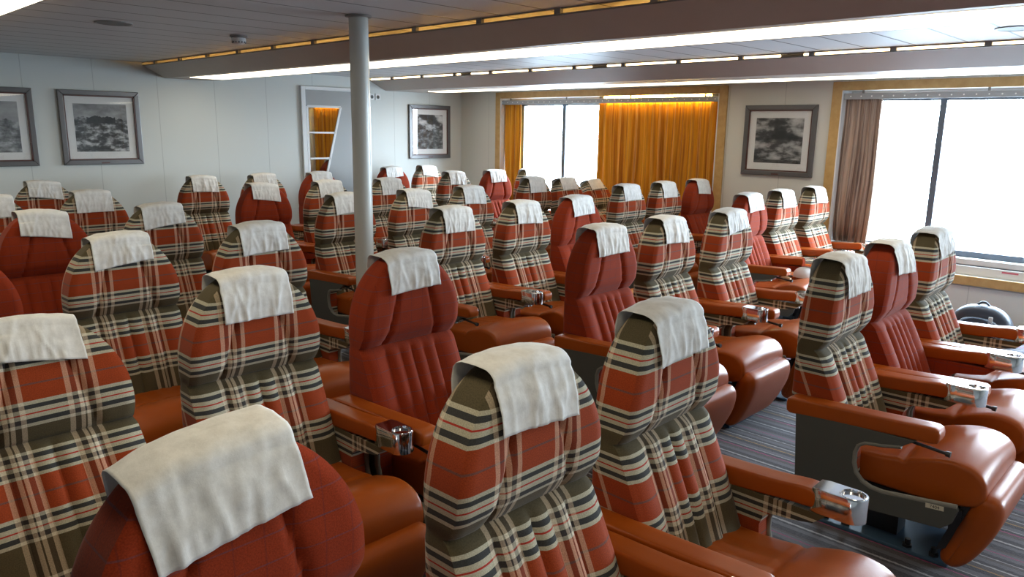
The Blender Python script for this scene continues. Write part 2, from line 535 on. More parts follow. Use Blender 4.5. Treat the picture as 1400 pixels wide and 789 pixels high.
SEAT = [(.12, .31), (.12, .40), (.22, .420), (.36, .424), (.47, .438), (.53, .458), (.60, .480), (.66, .486), (.72, .474), (.760, .440), (.772, .395), (.765, .350), (.74, .325), (.60, .300), (.35, .300)]
def seat_mesh():
    me = pillow(SEAT, .252, .018, ny=24, n=110, dome=.020, it=1)
    for v in me.vertices:      # pleats across the rear half of the seat and the cross seam before the bump
        if v.co.z > .395 and v.co.x < .75:
            if v.co.x < .475 and abs(v.co.y) < .14: v.co.z -= .006*(1-math.sqrt(abs(math.sin(PI*v.co.y/.056))))
            v.co.z -= .010*g(v.co.x-.482, .012)
    auto_smooth(me, 60); return me
def legrest_mesh():
    pts = [(.735, .375), (.80, .385), (.835, .345), (.825, .26), (.785, .16), (.735, .07), (.69, .035), (.645, .05), (.635, .09), (.68, .20), (.715, .30)]
    me = pillow(pts, .25, .04, ny=10, n=72, taper=lambda z: .90+.10*min(1, max(0, (z-.03)/.2)))
    auto_smooth(me, 60); return me
def arm_mesh(x1):
    pts = [(.030, .535), (.026, .560), (.026, .590), (.034, .600), (.06, .603), (.20, .608), (.36, .615), (x1-.06, .625), (x1-.02, .626), (x1-.004, .618), (x1, .604), (x1, .580), (x1-.006, .566), (x1-.03, .562), (x1-.10, .560), (.30, .549), (.10, .536), (.05, .532)]
    me = pillow(pts, .041, .010, ny=4, n=72, it=1); auto_smooth(me, 50); return me
def cup_mesh():
    """chrome end block with a round dish: straight sides and a half round nose"""
    x0, xc, r, z0, z1 = .475, .585, .043, .556, .634
    n = 40
    out = []
    for i in range(n):
        a = 2*PI*i/n; c, s = math.cos(a), math.sin(a)
        if c >= 0: out.append((xc+r*c, r*s))
        else:
            k = min((x0-xc)/c, r/abs(s) if abs(s) > 1e-6 else 9)
            out.append((xc+k*c, k*s))
    V, F = [], []
    rings = [[(x, y, z0) for x, y in out], [(x, y, z1-.004) for x, y in out],
             [(xc+(x-xc)*.975, y*.95, z1) for x, y in out]]
    for rr, z in ((.0385, z1), (.0375, z1+.0015), (.0345, z1+.0015), (.0335, z1-.008)):
        rings.append([(xc+rr*math.cos(2*PI*i/n), rr*math.sin(2*PI*i/n), z) for i in range(n)])
    for R_ in rings: V += R_
    for j in range(len(rings)-1):
        for i in range(n): F.append((j*n+i, j*n+(i+1) % n, (j+1)*n+(i+1) % n, (j+1)*n+i))
    F.append(tuple(range(n))[::-1]); F.append(tuple((len(rings)-1)*n+i for i in range(n)))
    me = me_from(V, F); auto_smooth(me, 30); return me
def dish_mesh():
    return MB().lathe([(.033, .6262), (.033, .6275), (.012, .6270), (.002, .6270)], (.585, 0, 0), 28).mesh()
PANEL = [(.070, .550), (.092, .262), (.20, .236), (.36, .222), (.655, .245), (.690, .280), (.705, .335), (.698, .346), (.58, .330), (.44, .312), (.395, .316), (.360, .330),
         (.332, .360), (.320, .400), (.319, .445), (.330, .478), (.356, .496), (.42, .505), (.486, .520), (.535, .558)]
CUT = [(.698, .346), (.58, .330), (.44, .312), (.395, .316), (.360, .330), (.332, .360), (.320, .400), (.319, .445), (.330, .478), (.356, .496), (.42, .505), (.486, .520)]
LIN = [(.10, .548), (.115, .28), (.33, .28), (.322, .400), (.319, .445), (.330, .478), (.356, .496), (.42, .503), (.486, .516), (.525, .552)]
def lining_mesh(sgn):
    m = MB().prism(LIN, sgn*.2555, sgn*.314).mesh()
    l = m.uv_layers.new(name='UVMap')
    for p in m.polygons:
        for li in p.loop_indices:
            c = m.vertices[m.loops[li].vertex_index].co; l.data[li].uv = (c.x-.27, .62-c.z-.006)
    return m

def recl(th):   # back tilts about its foot
    c = Vector((.18, 0, .42))
    return Matrix.Translation(c) @ Matrix.Rotation(-math.radians(th), 4, 'Y') @ Matrix.Translation(-c)

ME = {'back_p': backrest_mesh()}
ME['back_r'] = ME['back_p'].copy()
ME['back_p'].materials.append(M['plaid']); ME['back_r'].materials.append(M['red'])
ME['seat'] = seat_mesh(); ME['leg'] = legrest_mesh()
ME['arm_l'] = arm_mesh(.492); ME['arm_r'] = arm_mesh(.612)
ME['cup'] = cup_mesh(); ME['dish'] = dish_mesh()
ME['panel_l'] = MB().prism(PANEL, .315, .334, bev=.003).mesh(); ME['panel_r'] = MB().prism(PANEL, -.334, -.315, bev=.003).mesh()
ME['edge_l'] = MB().tube([(x, .3245, z) for x, z in CUT], .011, 8).mesh(); ME['edge_r'] = MB().tube([(x, -.3245, z) for x, z in CUT], .011, 8).mesh()
for k in ('edge_l', 'edge_r'): auto_smooth(ME[k], 60)
for s_, k in ((1, 'lin_l'), (-1, 'lin_r')):
    a = lining_mesh(s_); b = a.copy(); a.materials.append(M['plaid']); b.materials.append(M['red']); ME[k+'p'] = a; ME[k+'r'] = b
lv = MB().cyl((.47, -.300, .545), (.635, -.300, .530), .0065, n=10).cyl((.632, -.300, .5303), (.648, -.300, .529), .011, n=12)
ME['lever'] = lv.mesh()
pd = MB().box(.30, .44, -.055, .055, .01, .27).box(.16, .70, -.24, -.20, .262, .298).box(.16, .70, .20, .24, .262, .298).box(.30, .40, -.20, .20, .255, .29)
ME['base'] = pd.mesh()
ME['plate'] = MB().box(.12, .66, -.15, .15, .0, .016, .004).mesh()
ME['bolt'] = MB().cyl((0, 0, 0), (0, 0, .035), .012, n=8).cyl((0, 0, .0), (0, 0, .012), .02, n=6).mesh()
hg = MB().box(.66, .72, -.235, -.215, .16, .33).box(.66, .72, .215, .235, .16, .33)
hg2 = MB()
for s_ in (-1, 1): hg2.prism([(.70, .335), (.745, .335), (.66, .12), (.625, .10)], s_*.20, s_*.225)
hg2.box(.655, .675, -.21, .21, .175, .215)
ME['hinge'] = hg2.mesh(); hg.bm.free()
for k, mm in dict(seat='leather', leg='leather', arm_l='leather', arm_r='leather', cup='chrome', dish='dish', panel_l='shell', panel_r='shell', edge_l='edge', edge_r='edge',
                  lever='rubber', base='black', plate='blue_steel', bolt='black', hinge='black').items(): ME[k].materials.append(M[mm])

def make_seat(kind):
    t = thing('lounge_seat', '', 'seat')
    b = link('backrest', ME['back_'+kind], None, t)
    link('seat_cushion', ME['seat'], None, t)
    link('leg_rest', ME['leg'], None, t)
    a = link('armrest', ME['arm_r'], None, t, loc=(0, -.2945, 0))
    link('recline_lever', ME['lever'], None, a, loc=(0, .2945, 0))
    a = link('armrest', ME['arm_l'], None, t, loc=(0, .2945, 0))
    c = link('cup_holder', ME['cup'], None, a); c['label'] = 'chrome end of the armrest with a round cup dish'
    for k in ('l', 'r'):
        p = link('side_panel', ME['panel_'+k], None, t)
        link('panel_edging', ME['edge_'+k], None, p)
        link('side_lining', ME['lin_'+k+kind], None, t)
    p = link('pedestal', ME['base'], None, t); link('floor_plate', ME['plate'], None, p)
    link('leg_rest_hinge', ME['hinge'], None, t)
    return t

def copy_tree(o, parent=None):
    c = o.copy(); COL.objects.link(c); c.parent = parent
    for ch in list(o.children): copy_tree(ch, c)
    return c

# headrest covers -------------------------------------------------
def cover_mesh(seed, drop=.155, skew=0., hw=.131):
    rnd = random.Random(seed)
    zf = 1.18-drop
    # profile in x,z from the front hem over the crest to the rear hem
    prof = []
    z = zf
    while z < 1.150: prof.append((lerp_tab(FRONT, z)+.010, z)); z += .0075
    prof += [(.128, 1.157), (.123, 1.166), (.115, 1.174), (.103, 1.1795), (.086, 1.182), (.066, 1.183), (.045, 1.183), (.024, 1.1825), (.006, 1.178), (-.005, 1.168), (-.0095, 1.15)]
    z = 1.135
    while z > 1.06: prof.append((-.012, z)); z -= .014
    nt_ = 44; V, F = [], []
    W = [(rnd.uniform(-.10, .10), rnd.uniform(.0045, .011), rnd.uniform(-.38, .38), rnd.uniform(.0010, .0042)) for _ in range(14)]
    K = len(prof)
    for k, (x, z) in enumerate(prof):
        for i in range(nt_+1):
            t = -1+2*i/nt_; y = t*hw
            sag = .014*t*t*max(0., min(1., (z-1.0)/.15))
            fr = max(0, min(1, (1.16-z)/.1)) if x > .08 else 0
            wr = 0
            for (y0, w_, sl, am) in W: wr += am*g(y-y0-sl*(z-1.1), w_)*(.3+.7*fr)
            nz = noise.noise(Vector((y*16+seed*7.1, z*16, x*16)))*.004 + noise.noise(Vector((y*50+seed*3.1, z*42, x*40)))*.0022
            zz = z - sag + skew*y*(1 if x > .08 and z < 1.12 else .35)
            xx = x + (wr if x > .06 else 0) + (nz+.003)*(1 if x > .05 else -.3)
            if x > .06 and abs(t) > .85 and fr > 0: xx += .004*fr*((abs(t)-.85)/.15)
            V.append((xx, y*(1+.02*noise.noise(Vector((z*9, seed, 0)))), zz + (.004*noise.noise(Vector((y*20, seed, x*30))) if 1.15 < z else 0)+(.0015 if z > 1.15 else 0)))
    n = nt_+1
    for k in range(K-1):
        for i in range(nt_): F.append((k*n+i, k*n+i+1, (k+1)*n+i+1, (k+1)*n+i))
    V = [(x, y, z-1.17) for x, y, z in V]
    me = me_from(V, F, 'headrest_cover'); me.materials.append(M['cover'])
    bm = bmesh.new(); bm.from_mesh(me)
    bmesh.ops.recalc_face_normals(bm, faces=bm.faces)
    bmesh.ops.solidify(bm, geom=bm.faces[:], thickness=.0007)
    bm.to_mesh(me); bm.free()
    me.polygons.foreach_set('use_smooth', [True]*len(me.polygons))
    return me
COVERS = [cover_mesh(1, .150, .05), cover_mesh(2, .160, -.06), cover_mesh(3, .140, .12), cover_mesh(4, .165, 0.), cover_mesh(5, .150, -.14), cover_mesh(6, .155, .02, .137)]

SEATS = [  # kind, x, y, recline, cover variant, phrase
('r', -1.257, .514, 1.1, 5, 'big red seat nearest the camera at bottom left'),
('p', -1.222, 1.226, 1.3, 1, 'large plaid seat right of the nearest red seat'),
('p', -1.279, 1.908, -.5, 0, 'front row plaid seat on near side of the carpeted aisle'),
('p', -1.274, 3.304, -.3, 3, 'front plaid seat with its grey side panel facing the aisle'),
('r', -1.269, 3.982, 1.7, 1, 'front row red seat between two plaid seats at right'),
('p', -1.272, 4.658, .6, 2, 'front row plaid seat next to the backpack'),
('p', -2.473, .560, 19.9, 4, 'tilted back plaid seat cut by left edge above nearest red seat'),
('p', -2.604, 1.237, -.6, 3, 'second row plaid seat right behind the nearest red seat'),
('r', -2.576, 1.917, -1.3, 0, 'large red seat that hides the foot of the grey pillar'),
('r', -2.583, 3.309, -.6, 5, 'second row red aisle seat near the middle of the photo'),
('p', -2.591, 3.982, .4, 1, 'second row plaid seat just right of the middle red aisle seat'),
('p', -2.554, 4.664, -.9, 2, 'second row plaid seat at the right end of the middle block'),
('r', -3.125, 6.090, 0, 0, 'red seat carrying the white cap near the right window'),
('p', -3.138, 6.767, .2, 3, 'plaid seat right of the red one carrying the white cap'),
('p', -3.117, 7.445, 0, 1, 'plaid seat standing against the brown curtain of the right window'),
('r', -3.842, .541, 0, 4, 'red seat almost wholly cut off at left edge'),
('p', -3.862, 1.222, .7, 2, 'third row plaid seat, leftmost whole one of its row'),
('p', -3.825, 1.910, -.7, 0, 'third row plaid seat at aisle, left of the pillar'),
('p', -3.840, 3.307, -.3, 3, 'third row plaid seat behind the red seat by the pillar'),
('p', -3.841, 3.986, -.7, 1, 'third row plaid seat in the middle of the middle block'),
('r', -3.866, 4.659, .4, 0, 'third row red seat at the right end of the middle block'),
('p', -4.405, 6.089, .5, 5, 'plaid seat, left one of three before the golden curtain'),
('p', -4.414, 6.766, .5, 3, 'plaid seat, middle one of three before the golden curtain'),
('r', -4.410, 7.444, .5, 1, 'red seat before the right edge of the golden curtain'),
('r', -5.136, 1.226, -.1, 4, 'fourth row red seat below the leftmost picture'),
('p', -5.139, 1.905, -.3, 2, 'fourth row plaid seat at aisle in the left block'),
('p', -5.119, 3.308, -.5, 0, 'fourth row plaid seat half hidden by the grey pillar'),
('p', -5.096, 3.986, -.5, 4, 'fourth row plaid seat in the middle of the middle block'),
('p', -5.136, 4.660, -.1, 1, 'fourth row plaid seat at the right end of the middle block'),
('p', -5.675, 6.091, -1.1, 3, 'upright plaid seat, left of three before the left window'),
('p', -5.649, 6.769, 11.7, 5, 'slightly reclined plaid seat, middle of three before the left window'),
('p', -5.665, 7.445, 21.9, 0, 'most reclined plaid seat where window and golden curtain meet'),
('p', -6.396, 1.221, -.7, 5, 'fifth row plaid seat cut off by the left edge'),
('p', -6.462, 1.900, .2, 3, 'fifth row plaid seat behind the red seat below leftmost picture'),
('r', -6.420, 3.304, .2, 4, 'fifth row red seat hiding a plaid seat behind it'),
('p', -6.424, 3.981, .2, 0, 'fifth row plaid seat just left of the grey pillar'),
('p', -6.379, 4.663, -.4, 3, 'fifth row plaid seat just right of the grey pillar'),
('p', -6.965, 6.090, .2, 1, 'fifth row plaid seat beside the red seat near the corner'),
('r', -6.955, 6.769, -.1, 5, 'red seat in front of wall between corner and left window'),
('p', -6.978, 7.444, .4, 2, 'mostly hidden plaid seat at the left edge of the left window'),
('p', -7.717, 1.894, .5, 4, 'back row plaid seat below the picture of sea rocks'),
('p', -7.686, 3.307, -.2, 1, 'back row plaid seat alone against the blank left wall'),
('p', -7.704, 3.980, .4, 2, 'back row plaid seat peeping over a red seat'),
('r', -7.679, 4.662, -.2, 0, 'back row red seat below the slanted mirror panes'),
('r', -8.218, 6.088, -.3, 2, 'back row red seat right of the pillar near the corner'),
('p', -8.294, 6.768, 1.2, 4, 'back row plaid seat below the corner picture'),
]
proto = {'p': None, 'r': None}
seat_of = []
for i, (k, x, y, th, cv, ph) in enumerate(SEATS):
    if proto[k] is None: proto[k] = make_seat(k); o = proto[k]
    else: o = copy_tree(proto[k])
    o.location = (x, y, 0)
    o['label'] = ph
    o['group'] = 'reclining lounge seats set in rows'
    for ch in o.children:
        if ch.name.startswith('backrest'): ch.matrix_local = recl(th)
    seat_of.append(o)
    c = link('headrest_cover', COVERS[cv])
    c.matrix_world = Matrix.Translation((x, y, 0)) @ recl(th) @ Matrix.Translation((0, 0, 1.17))
    if i == 0: c.matrix_world = c.matrix_world @ Matrix.Translation((.002, -.028, -.006)) @ Matrix.Rotation(math.radians(8), 4, 'X')   # sits crooked
    tag(c, 'white cover on the ' + ph, 'headrest cover', 'white headrest covers')

# number tag on the aisle side of the front plaid seat
fs = seat_of[3]
fp = [c for p in fs.children if p.name.startswith('pedestal') for c in p.children][0]
for x in (.16, .25, .50, .60): link('bolt', ME['bolt'], None, fp, loc=(x, -.115, .015))
tg = MB().box(.600, .662, -.0003, .0008, .0, .018).obj('number_tag', simple('cream_tag', (.62, .58, .45), .5), fs)
tg.location = (0, -.3355, .2585); tg.rotation_euler = (0, -.09, 0)
tg['label'] = 'small cream tag reading 7404'
cu = bpy.data.curves.new('tag_number', 'FONT'); cu.body = '7404'; cu.size = .017; cu.extrude = .0003; cu.align_x = 'CENTER'; cu.align_y = 'CENTER'
tmp = bpy.data.objects.new('tag_number', cu); COL.objects.link(tmp)
dg = bpy.context.evaluated_depsgraph_get(); tme = bpy.data.meshes.new_from_object(tmp.evaluated_get(dg)); bpy.data.objects.remove(tmp)
tn = link('tag_number', tme, simple('tag_ink', (.02, .02, .02), .6), tg, loc=(.631, -.0009, .009)); tn.rotation_euler = (PI/2, 0, 0)
tme.materials.clear(); tme.materials.append(bpy.data.materials['tag_ink'])

# ------------------------------------------------------------------ the room
XW, YW, ZC = -8.75, 7.87, 2.335
X1, Y0 = 6.4, -4.2
struct(MB().box(XW-.2, X1+.2, Y0-.2, YW+.4, -.1, 0).obj('floor', M['carpet']))
struct(MB().box(XW-.2, X1+.2, Y0-.2, YW+.4, ZC, ZC+.1).obj('ceiling', M['ceiling']))
struct(MB().box(XW-.2, XW, Y0-.2, YW+.4, 0, ZC).obj('wall_left', M['wall_l']))
struct(MB().box(X1, X1+.2, Y0-.2, YW+.4, 0, ZC).obj('wall_front', M['wall_o']))
struct(MB().box(XW, X1, Y0-.2, Y0, 0, ZC).obj('wall_near', M['wall_o']))
# window wall: two deep openings in view, a third added beyond for its daylight
O1 = (-7.88, -4.39); O2 = (-3.03, .60); O3 = (1.92, 5.55); OZ = (.415, 2.115)
w = MB()
for a, b in ((XW, O1[0]), (O1[1], O2[0]), (O2[1], O3[0]), (O3[1], X1)): w.box(a, b, YW, YW+.30, 0, ZC)
for a, b in (O1, O2, O3): w.box(a, b, YW, YW+.30, 0, OZ[0]); w.box(a, b, YW, YW+.30, OZ[1], ZC)
struct(w.obj('wall_right', M['wall_r']))
YG = YW+.20
WIN = [(-7.62, -6.06, [-6.84]), (-2.79, .40, [-2.155, -1.2, -.4]), (2.12, 4.4, [2.76, 3.7])]  # right window lengthened out of view, unseen third added to light the front seats
WZ = (.595, 2.035)
for k, ((oa, ob), (wa, wb, mul)) in enumerate(zip((O1, O2, O3), WIN)):
    # hull around the panes, inside the opening
    h = MB().box(oa, wa, YG, YG+.1, OZ[0], OZ[1]).box(wb, ob, YG, YG+.1, OZ[0], OZ[1]).box(wa, wb, YG, YG+.1, OZ[0], WZ[0]).box(wa, wb, YG, YG+.1, WZ[1], OZ[1])
    wi = struct(h.obj('window_%d' % (k+1), M['sill_white']))
    f = MB().box(wa-.03, wa+.02, YG-.015, YG+.03, WZ[0]-.03, WZ[1]+.03).box(wb-.02, wb+.03, YG-.015, YG+.03, WZ[0]-.03, WZ[1]+.03)
    f.box(wa-.03, wb+.03, YG-.015, YG+.03, WZ[0]-.035, WZ[0]+.022).box(wa-.03, wb+.03, YG-.015, YG+.03, WZ[1]-.02, WZ[1]+.03)
    f.obj('window_frame', M['win_frame'], wi)
    for mx_ in mul: MB().box(mx_-.028, mx_+.028, YG-.02, YG+.03, WZ[0], WZ[1]).obj('mullion', M['win_frame'], wi)
    ed = [wa]+mul+[wb]
    for a, b in zip(ed, ed[1:]): MB().box(a, b, YG+.03, YG+.035, WZ[0], WZ[1]).obj('pane', M['glass'], wi)
    # heater casing under the pane
    s = MB().box(oa, ob, YW+.045, YG-.016, OZ[0], .500, .006).box(oa, ob, YW+.075, YG-.016, .506, .562, .006)
    so = s.obj('sill_casing', M['sill_white'], wi)
    MB().box(oa, ob, YW+.07, YG-.02, .499, .507).obj('casing_groove', M['win_frame'], so)
    if k == 1: MB().box(-1.46, -1.33, YW+.0436, YW+.047, .47, .485).obj('red_sticker', simple('pink_sticker', (.55, .12, .16), .5), so)
    if k == 1: MB().box(-1.02, -1.005, YW+.043, YW+.047, .43, .50).obj('casing_joint', M['win_frame'], so)
    # birch surround
    wd = .12; a, b, z0, z1 = oa-wd+.02, ob+wd-.02, OZ[0]-.085, OZ[1]+.085
    t = MB().box(a, oa, YW-.022, YW, z0, z1, .004).box(ob, b, YW-.022, YW, z0, z1, .004).box(oa, ob, YW-.022, YW, OZ[1], z1, .004).box(oa, ob, YW-.022, YW, z0, OZ[0], .004)
    struct(t.obj('trim_%d' % (k+1), M['wood']))
    # white reveal of the opening
    rv = MB().box(oa, oa+.012, YW-.024, YG, OZ[0], OZ[1]).box(ob-.012, ob, YW-.024, YG, OZ[0], OZ[1])
    struct(rv.obj('trim_%d' % (k+4), M['white']))
struct(MB().box(O1[0]-.1, O1[1]+.1, YW-.02, YW, .318, .329).obj('trim_7', M['bracket']))
struct(MB().box(O2[0]-.1, O2[1]+.1, YW-.02, YW, .318, .329).obj('trim_8', M['bracket']))

# curtains and rails
def curtain(x0, x1, m, label, seed, amp=.028, wl=.095):
    rnd = random.Random(seed); n = int((x1-x0)/.006); V, F = [], []
    zs = [.60, .9, 1.2, 1.5, 1.8, 2.0, 2.075]
    ph = rnd.uniform(0, 6); U = []
    for z in zs:
        for i in range(n+1):
            x = x0+(x1-x0)*i/n
            wv = math.sin(2*PI*x/wl+ph+1.1*math.sin(5.3*x+seed)) + .35*math.sin(2*PI*x/(wl*.43)+seed)
            k = (.75+.25*(2.075-z)/1.4)
            V.append((x + .012*math.sin(3*z+seed+x*9)*(2.075-z), YW+.052+amp*k*wv/1.35, z)); U.append((x, z))
    for j in range(len(zs)-1):
        for i in range(n): F.append((j*(n+1)+i, j*(n+1)+i+1, (j+1)*(n+1)+i+1, (j+1)*(n+1)+i))
    me = me_from(V, F, 'curtain', lambda p, vi: U[vi]); me.materials.append(m)
    bm = bmesh.new(); bm.from_mesh(me); bmesh.ops.solidify(bm, geom=bm.faces[:], thickness=.003); bm.to_mesh(me); bm.free()
    o = link('curtain', me, None, None, True)
    o.location = (0, 0, 0)
    return tag(o, label, 'curtain', 'curtains')
curtain(-7.865, -7.52, M['curtain'], 'narrow golden brown curtain bunched at the left side of the left window', 1)
curtain(-6.14, -4.42, M['curtain'], 'wide golden curtain lit from above right of the left window', 2, .032, .115)
curtain(-3.012, -2.66, M['curtain2'], 'brown grey striped curtain gathered at the left side of the right window', 3, .026, .075)

def rail_mat():
    m, nt, bs = mat('perforated_rail')
    gpos = N(nt, 'ShaderNodeNewGeometry').outputs['Position']
    sp = N(nt, 'ShaderNodeSeparateXYZ'); L(nt, gpos, sp.inputs[0])
    fx = math_node(nt, 'SUBTRACT', math_node(nt, 'FRACT', math_node(nt, 'DIVIDE', math_node(nt, 'ADD', sp.outputs[0], 30), .10)), .5)
    dx = math_node(nt, 'MULTIPLY', fx, .10); dz = math_node(nt, 'SUBTRACT', sp.outputs[2], 2.056)
    d = math_node(nt, 'SQRT', math_node(nt, 'ADD', math_node(nt, 'MULTIPLY', dx, dx), math_node(nt, 'MULTIPLY', dz, dz)))
    c = mixc(nt, math_node(nt, 'LESS_THAN', d, .007), (.33, .34, .35), (.85, .85, .82))
    L(nt, c, bs.inputs['Base Color']); bs.inputs['Roughness'].default_value = .4; bs.inputs['Metallic'].default_value = .2
    return m
M['rail'] = rail_mat()
for (a, b), lb in ((O1, 'perforated grey curtain rail across the left window opening'), (O2, 'perforated grey curtain rail across the right window opening')):
    t = thing('curtain_rail', lb, 'curtain rail', ((a+b)/2, YW+.002, 2.056), 0, 'curtain rails')
    hw = (b-a)/2-.015
    MB().box(-hw, hw, -.008, .008, -.029, .029, .002).obj('rail', M['rail'], t)
    for q in (-.9, -.3, .3, .9): MB().box(q*hw-.01, q*hw+.01, -.004, .004, .029, .0585).obj('bracket', M['bracket'], t)
# warm tube lamp behind the rail above the golden curtain
t = thing('tube_lamp', 'lit warm tube lamp above the golden curtain behind the rail', 'lamp', (-5.28, YW+.035, 2.100))
MB().cyl((-.78, 0, 0), (.78, 0, 0), .011, n=10).obj('tube', emit('curtain_tube', (1., .66, .14), 90.), t, True)
MB().box(-.84, -.77, -.012, .012, -.012, .0145).box(.77, .84, -.012, .012, -.012, .0145).obj('lamp_holder', M['bracket'], t)

# ceiling light troughs
def trough(label, yc, hb, ht, l0, l1, br_off, tube_y=0., tube_z=.10, tm=None):
    """hung channel running along the room: slanted sides, lit diffuser in the underside"""
    xa, xb = XW+.002, 3.6; xm = (xa+xb)/2
    t = thing('light_trough', label, 'ceiling light', (xm, yc, 2.176), 0, 'long ceiling light troughs')
    xa -= xm; xb -= xm
    z0, z1 = .005, .125
    prof = [(-ht, z1), (-hb, z0), (hb, z0), (ht, z1), (ht-.008, z1), (hb-.004, z0+.008), (-hb+.004, z0+.008), (-ht+.008, z1)]
    MB().prism(prof, xa, xb, 'x').obj('housing', M['beam'], t)
    MB().box(xa, xb, -ht-.004, -ht+.010, z1-.004, z1+.005).obj('upper_lip', M['bracket'], t)
    MB().box(xa, xb, ht-.010, ht+.004, z1-.004, z1+.005).obj('upper_lip', M['bracket'], t)
    MB().box(xa+.45, xb, l0-yc, l1-yc, -.001, .006).obj('diffuser', M['diffuser'], t)
    for s in (-1, 1): MB().box(xa, xb, s*ht-.006, s*ht+.006, ZC-2.176-.007, ZC-2.1765).obj('ceiling_strip', M['bracket'], t)
    x = xa+.35+br_off; k = 0
    while x < xb:
        for s in (-1, 1):
            if s == 1 and k % 2: continue
            MB().box(x-.022, x+.022, s*ht-.012, s*ht+.012, z1+.003, ZC-2.1765).obj('hanger', M['bracket'], t)
        x += .62; k += 1
    for q in range(6):
        cx = xa+.9+q*2.0
        if cx+.9 < xb: MB().cyl((cx-.9, tube_y, tube_z), (cx+.9, tube_y, tube_z), .0105, n=10).obj('tube', tm, t, True)
    return t
trough('long ceiling light trough in the middle that starts left of the pillar', 3.735, .265, .49, 3.555, 3.915, .0, -.05, .10, M['tube'])
trough('long ceiling light trough nearest the windows', 6.86, .40, .66, 6.85, 7.15, .15, -.625, .143, M['tube2'])
trough('ceiling light trough of which only a lit corner shows top left', .74, .25, .47, .56, .975, .1, 0., .08, M['tube'])

# pillar
t = thing('pillar', 'round grey steel pillar from floor to ceiling in the aisle', 'pillar', (-3.93, 2.715, 0))
MB().cyl((0, 0, 0), (0, 0, ZC), .0575, n=40, cap=True).obj('shaft', M['pillar'], t, True)
MB().lathe([(.0576, ZC-.012), (.078, ZC-.010), (.078, ZC-.001), (.0576, ZC-.001)]).obj('collar', M['bracket'], t, True)

# smoke detector, ceiling speakers
t = thing('smoke_detector', 'small round white smoke detector on the ceiling left of the pillar', 'smoke detector', (-5.50, 2.74, ZC))
MB().lathe([(.062, 0), (.062, -.014), (.055, -.018), (.01, -.018)]).obj('mounting_plate', M['bracket'], t, True)
MB().lathe([(.048, -.018), (.050, -.035), (.046, -.052), (.030, -.062), (.005, -.064)]).obj('sensor_head', M['white'], t, True)
g_ = MB()
for i in range(14):
    a = 2*PI*i/14; g_.box(.047*math.cos(a)-.003, .047*math.cos(a)+.003, .047*math.sin(a)-.003, .047*math.sin(a)+.003, -.055, -.043)
g_.obj('vent_slots', M['rubber'], t)
for (x, y), lb in (((-5.506, 1.88), 'flat round speaker grille in the ceiling at upper left'), ((-1.14, 5.55), 'flat round speaker grille in the ceiling at upper right')):
    t = thing('ceiling_speaker', lb, 'speaker', (x, y, ZC), 0, 'ceiling speakers')
    MB().lathe([(.115, 0), (.115, -.006), (.105, -.008), (.102, -.005), (.1, -.0045)]).obj('rim', M['bracket'], t, True)
    MB().lathe([(.1, -.003), (.1, -.0055), (.05, -.006), (.002, -.006)]).obj('grille', simple('grille_grey', (.17, .17, .165), .6), t, True)

# pictures
def picture(label, wall, c, z0, z1, wd, kind, seed):
    h = z1-z0
    if wall == 'left': t = thing('framed_photograph', label, 'picture', (XW, c, (z0+z1)/2), -PI/2+PI, 'framed black and white photographs')
    else: t = thing('framed_photograph', label, 'picture', (c, YW, (z0+z1)/2), 0, 'framed black and white photographs')
    # local: front faces -y
    if wall == 'left': t.rotation_euler = (0, 0, PI/2)
    if kind == 'cloud': t.rotation_euler = (0, 0, PI/2-.018); t.location.x += .008
    a, b = wd/2, h/2; fw = .050
    fr = MB()
    for pts in (((-a, b), (a, b), (a-fw, b-fw), (-a+fw, b-fw)), ((-a, -b), (a, -b), (a-fw, -b+fw), (-a+fw, -b+fw)), ((-a, -b), (-a, b), (-a+fw, b-fw), (-a+fw, -b+fw)), ((a, -b), (a, b), (a-fw, b-fw), (a-fw, -b+fw))):
        fr.prism(pts, -.030, -.0005, 'y', .005)
    fo = fr.obj('frame', M['frame'], t)
    a2, b2 = a-fw, b-fw; lp = MB()
    for x0, x1, zz0, zz1 in ((-a2, a2, b2-.012, b2), (-a2, a2, -b2, -b2+.012), (-a2, -a2+.010, -b2, b2), (a2-.010, a2, -b2, b2)): lp.box(x0, x1, -.027, -.004, zz0, zz1)
    lp.obj('inner_lip', M['frame_in'], fo)
    MB().box(-a2, a2, -.010, -.002, -b2, b2).obj('mat_board', M['mat'], t)
    pw, phh = a2-.085, b2-.085
    me = MB().box(-pw, pw, -.0115, -.0095, -phh, phh).mesh()
    l = me.uv_layers.new(name='UVMap')
    for p in me.polygons:
        for li in p.loop_indices:
            co = me.vertices[me.loops[li].vertex_index].co; l.data[li].uv = ((co.x+pw)/(2*pw), (co.z+phh)/(2*phh))
    link('print', me, photo_mat('print_'+kind, kind, seed), t)
    MB().box(-a2, a2, -.017, -.015, -b2, b2).obj('pane', M['glass'], t)
    MB().box(-.04, .04, -.032, -.029, -b+.012, -b+.026).obj('name_plate', M['frame_in'], fo)
picture('framed black and white photograph of pale boulders at left edge', 'left', 1.765, 1.255, 2.015, .785, 'rocks', 1.3)
picture('framed black and white photograph of a rocky sea on the left wall', 'left', 2.772, 1.255, 2.015, .785, 'sea', 2.1)
picture('framed photograph near the corner with the window reflected in its glass', 'left', 7.235, 1.245, 2.01, .765, 'cloud', 3.4)
picture('framed black and white photograph of storm clouds between the two windows', 'right', -3.66, 1.235, 1.98, .80, 'storm', 4.2)

